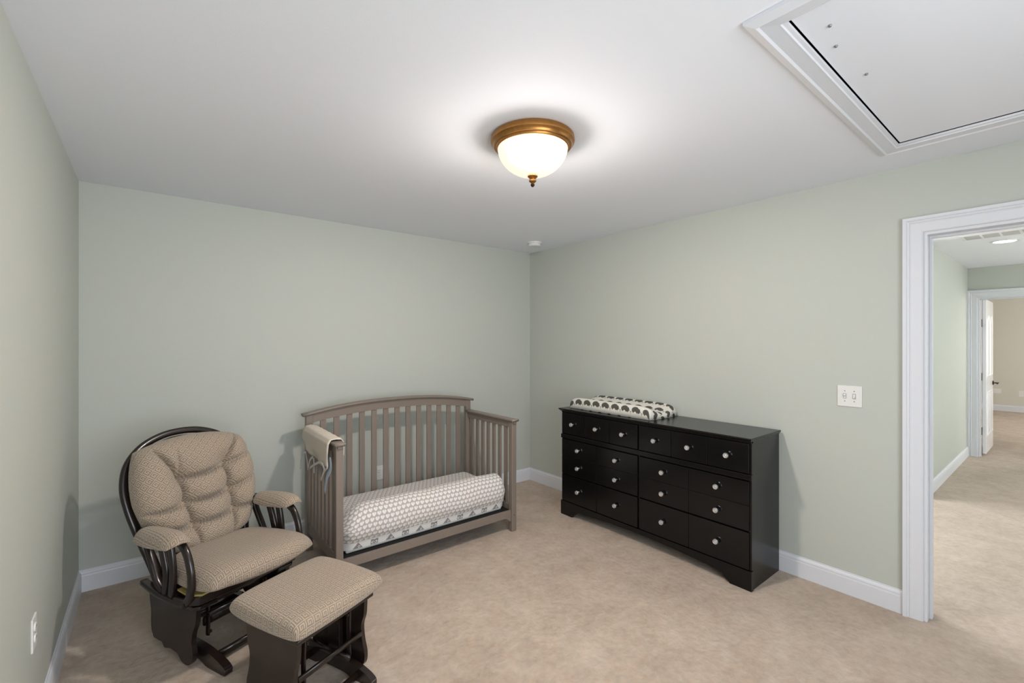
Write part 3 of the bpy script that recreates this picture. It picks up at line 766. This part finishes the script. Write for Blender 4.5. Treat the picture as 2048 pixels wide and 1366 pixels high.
# arms
for sg in (-1, 1):
    def A(f_, z, ds=0, sg=sg): return (f_, sg*(.270+ds), z)
    # base rail of the arm frame
    obj('arm_base', MB().sweep([A(-.22, .318, -.02), A(-.05, .318), A(.12, .318), A(.19, .325)], .018, .013, n=12, power=.6), W_, gc, smooth=True)
    obj('front_bow', MB().sweep([A(.10, .322), A(.185, .335), A(.222, .385), A(.228, .45), A(.208, .52), A(.172, .570), A(.12, .594)], .019, .013, up=(0, 1, 0), n=12, power=.7, smooth_n=6), W_, gc, smooth=True)
    obj('rear_bow', MB().sweep([A(.0, .322, -.01), A(-.05, .37), A(-.10, .45), A(-.15, .53), A(-.17, .60)], .013, .017, up=(0, 1, 0), n=12, power=.7), W_, gc, smooth=True)
    for f0, f1 in ((.055, .045), (.0, -.045)):
        obj('arm_spindle', MB().sweep([A(f0+.01, .325), A(f0+.025, .42), A((f0+f1)/2+.02, .51), A(f1, .602)], .012, .020, up=(1, 0, 0), n=10, power=.6), W_, gc, smooth=True)
    obj('arm_rest', MB().sweep([A(-.20, .580, -.02), A(-.12, .595), A(.06, .602), A(.135, .602)], .030, .011, n=14, power=.6), W_, gc, smooth=True)
    def aw(p, sg=sg):
        f_ = p[..., 0]; q = p.copy()
        q[..., 2] += .10*f_-.6*np.clip(f_-.02, 0, 1)**2*1.6-.35*(p[..., 1]**2)/.058*1.6
        q[..., 0] += 0; return q
    am = pillow('pad', .168, .060, .029, .014, rnd=.30, n=2.3, nx=36, ny=26, warp=aw)
    o = obj('arm_pad', am, M['key_flat'], gc, loc=(.032, sg*.276-(.018 if sg < 0 else 0), .613))
# bow back
def back_pt(s_, z):
    return (-.165-(z-.33)*.345, s_*.905, z if z < .5 else .5+(z-.5)*.97)
bow = [(-.235, .30), (-.262, .42), (-.292, .54), (-.317, .67), (-.322, .78), (-.290, .88), (-.215, .955), (-.11, .998), (0, 1.010)]
bow = [back_pt(*p) for p in bow]+[back_pt(-a, b_) for a, b_ in bow[::-1][1:]]
nrm = (-.335, 0, -.94)
obj('back_bow', MB().sweep(bow, .018, .0155, up=(.94, 0, .335), n=14, power=.75, smooth_n=7), W_, gc, smooth=True)
inner = [back_pt(a*.90, .30+(b_-.30)*.955) for a, b_ in [(-.235, .30), (-.262, .42), (-.292, .54), (-.317, .67), (-.322, .78), (-.290, .88), (-.215, .955), (-.11, .998), (0, 1.010)]]
inner = inner+[(p[0], -p[1], p[2]) for p in inner[::-1][1:]]
obj('inner_bow', MB().sweep(inner, .010, .009, up=(.94, 0, .335), n=10, smooth_n=7), W_, gc, smooth=True)
for k in range(5):
    s_ = -.16+.08*k; zt = .30+(1.005-.30)*.955*(1-.10*(s_/.18)**2)
    obj('back_spindle', MB().sweep([back_pt(s_*.8, .33), back_pt(s_*.95, .6), back_pt(s_, zt)], .008, .012, up=(0, 1, 0), n=10, smooth_n=3), W_, gc, smooth=True)
# seat cushion
def seat_outline(x, y, U, V):
    y = y*(1.0+.12*(x/.27)+.04)
    x = x+.030*np.clip(x/.27, 0, 1)*(1-(y/.3)**2)
    return x, y
def seat_h(x, y): return 1-.10*np.exp(-((x+.02)**2+(y)**2)/.02)+.03*np.sin(y*38)*0
def seat_warp(p):
    q = p.copy(); f_ = p[..., 0]
    q[..., 2] += .018*np.clip(f_/.25, -1, 1)-.012*np.clip((np.abs(p[..., 1])-.2)/.08, 0, 1)
    return q
sm_ = pillow('seat', .270, .258, .075, .032, rnd=.26, n=2.6, nx=50, ny=50, hfun=seat_h, warp=seat_warp, outline=seat_outline)
o = obj('seat_cushion', sm_, M['key_flat'], gc, loc=(.10, .012, .402))
obj('cushion_lining', MB().prism([(.10, -.262), (.20, -.268), (.245, -.235), (.24, -.16), (.10, -.16)], lambda u, v, k: (u, v, .360+.008*k)), M['lining'], o, loc=(-.10, -.012, -.402), label='yellow foam edge under the seat')
# tufted back cushion: crop1 pixel-like layout in (s, t), s right in the picture, t up; half sizes .30 x .30
TL = [(-.105, .075), (-.095, -.05), (-.075, -.165)]
TR = [(.125, .105), (.130, -.035), (.135, -.145)]
segs = []
segs += [(TL[0], TL[1]), (TL[1], TL[2]), (TR[0], TR[1]), (TR[1], TR[2])]
segs += [(TL[0], TR[0]), (TL[1], TR[1]), (TL[2], TR[2])]
segs += [(TL[0], (-.20, .235)), (TR[0], (.215, .25)), (TL[1], (-.30, -.055)), (TR[0], (.30, .16)), (TR[1], (.30, .02)), (TR[2], (.30, -.135)), (TL[2], (-.06, -.30)), (TR[2], (.10, -.30)), (TL[2], (-.28, -.14)), (TL[0], (-.115, .21))]
def seg_d(x, y, a, b_):
    ax, ay = a; bx, by = b_; dx, dy = bx-ax, by-ay
    t = np.clip(((x-ax)*dx+(y-ay)*dy)/(dx*dx+dy*dy), 0, 1)
    sag = .018*np.sin(PI*t)*(1 if abs(dx) > abs(dy) else 0)
    return np.sqrt((x-ax-dx*t)**2+(y-ay-dy*t+sag)**2), t
def tuft(x, y):     # x = s, y = t
    h = np.ones_like(x)
    for i, (a, b_) in enumerate(segs):
        d, t = seg_d(x, y, a, b_)
        dep = .42 if i < 7 else .42*(1-.55*t)
        if i == len(segs)-1: dep = dep*.35
        h = h*(1-.75*dep*np.exp(-(d/.030)))*(1-1.25*dep*np.exp(-(d/.0085)**1.5))
    for p in TL+TR:
        d = np.sqrt((x-p[0])**2+(y-p[1])**2); h = h*(1-.25*np.exp(-(d/.030)))
    return np.clip(h, .12, 1)
def back_outline(x, y, U, V):
    x = x*(1.0+.06*(y/.3)-.10*np.clip(-y/.3, 0, 1))
    y = y+.0*x
    return x, y
bk = pillow('back', .298, .302, .120, .035, rnd=.30, n=2.2, nx=250, ny=250, hfun=tuft, outline=back_outline)
o = obj('back_cushion', bk, M['key'], gc)
# orient: pillow x -> s, y -> up along the back, z -> forward normal
tv = Vector((-.355, 0, 1)).normalized(); sv = Vector((0, 1, 0)); nv = sv.cross(tv)
mat4 = Matrix(((sv.x, tv.x, nv.x, 0), (sv.y, tv.y, nv.y, 0), (sv.z, tv.z, nv.z, 0), (0, 0, 0, 1)))
o.matrix_local = Matrix.Translation((-.235, .005, .695)) @ mat4

ot = thing('glider_ottoman', 'small matching glider footstool with flat tan key pattern cushion', 'footstool', (.540, 2.062, 0), ANG)
op = [(-.155, .346), (-.150, .27), (-.135, .22), (-.140, .16), (-.155, .10), (-.150, .055), (-.12, .030), (-.07, .035), (-.03, .02), (.03, .02), (.07, .035), (.12, .030), (.150, .055), (.155, .10), (.140, .16), (.135, .22), (.150, .27), (.155, .346)]
orun = [(-.215, .045), (-.225, .02), (-.21, .0), (-.12, .0), (-.07, .014), (.07, .014), (.12, .0), (.225, .0), (.238, .012), (.232, .03), (.19, .05), (.10, .068), (-.10, .068), (-.17, .06)]
for sg in (-1, 1):
    obj('side_panel', side_board(op, sg*.160, sg*.180), W_, ot, .003)
    obj('runner', side_board(orun, sg*.122, sg*.150), W_, ot, .003)
    obj('post', MB().box(-.035, .035, *sorted((sg*.125, sg*.150)), .065, .335), W_, ot, .003)
    for fx in (-.11, .11):
        hgr = obj('hanger', MB().sweep([(fx, sg*.115, .335), (fx-.004, sg*.115, .2), (fx, sg*.115, .10)], .006, .013, up=(1, 0, 0), n=10, smooth_n=4), W_, ot, smooth=True)
        obj('bolt', MB().lathe([(0, -.003), (.008, -.003), (.008, .003), (0, .003)], 12, axis='y'), M['bronze'], hgr, loc=(fx, sg*.103, .29))
    obj('swing_bar', MB().sweep([(-.13, sg*.10, .105), (.13, sg*.10, .105)], .008, .014, n=10, smooth_n=0, power=.5), W_, ot, smooth=True)
obj('stretcher', MB().sweep([(.15, -.14, .028), (.15, .14, .028)], .011, .014, n=10, smooth_n=0, power=.5), W_, ot, smooth=True)
obj('stretcher', MB().sweep([(-.15, -.14, .028), (-.15, .14, .028)], .011, .014, n=10, smooth_n=0, power=.5), W_, ot, smooth=True)
obj('stretcher', MB().sweep([(.135, -.16, .185), (.135, .16, .185)], .007, .012, n=10, smooth_n=0, power=.5), W_, ot, smooth=True)
obj('seat_frame', MB().box(-.175, .175, -.195, .195, .345, .365), W_, ot, .004)
def ow(p):
    q = p.copy(); q[..., 2] -= .0; return q
om = pillow('ottoman', .212, .232, .052, .036, rnd=.09, n=3.8, nx=56, ny=56)
obj('cushion', om, M['key_flat'], ot, loc=(0, 0, .404))
print('objects', len(D.objects))
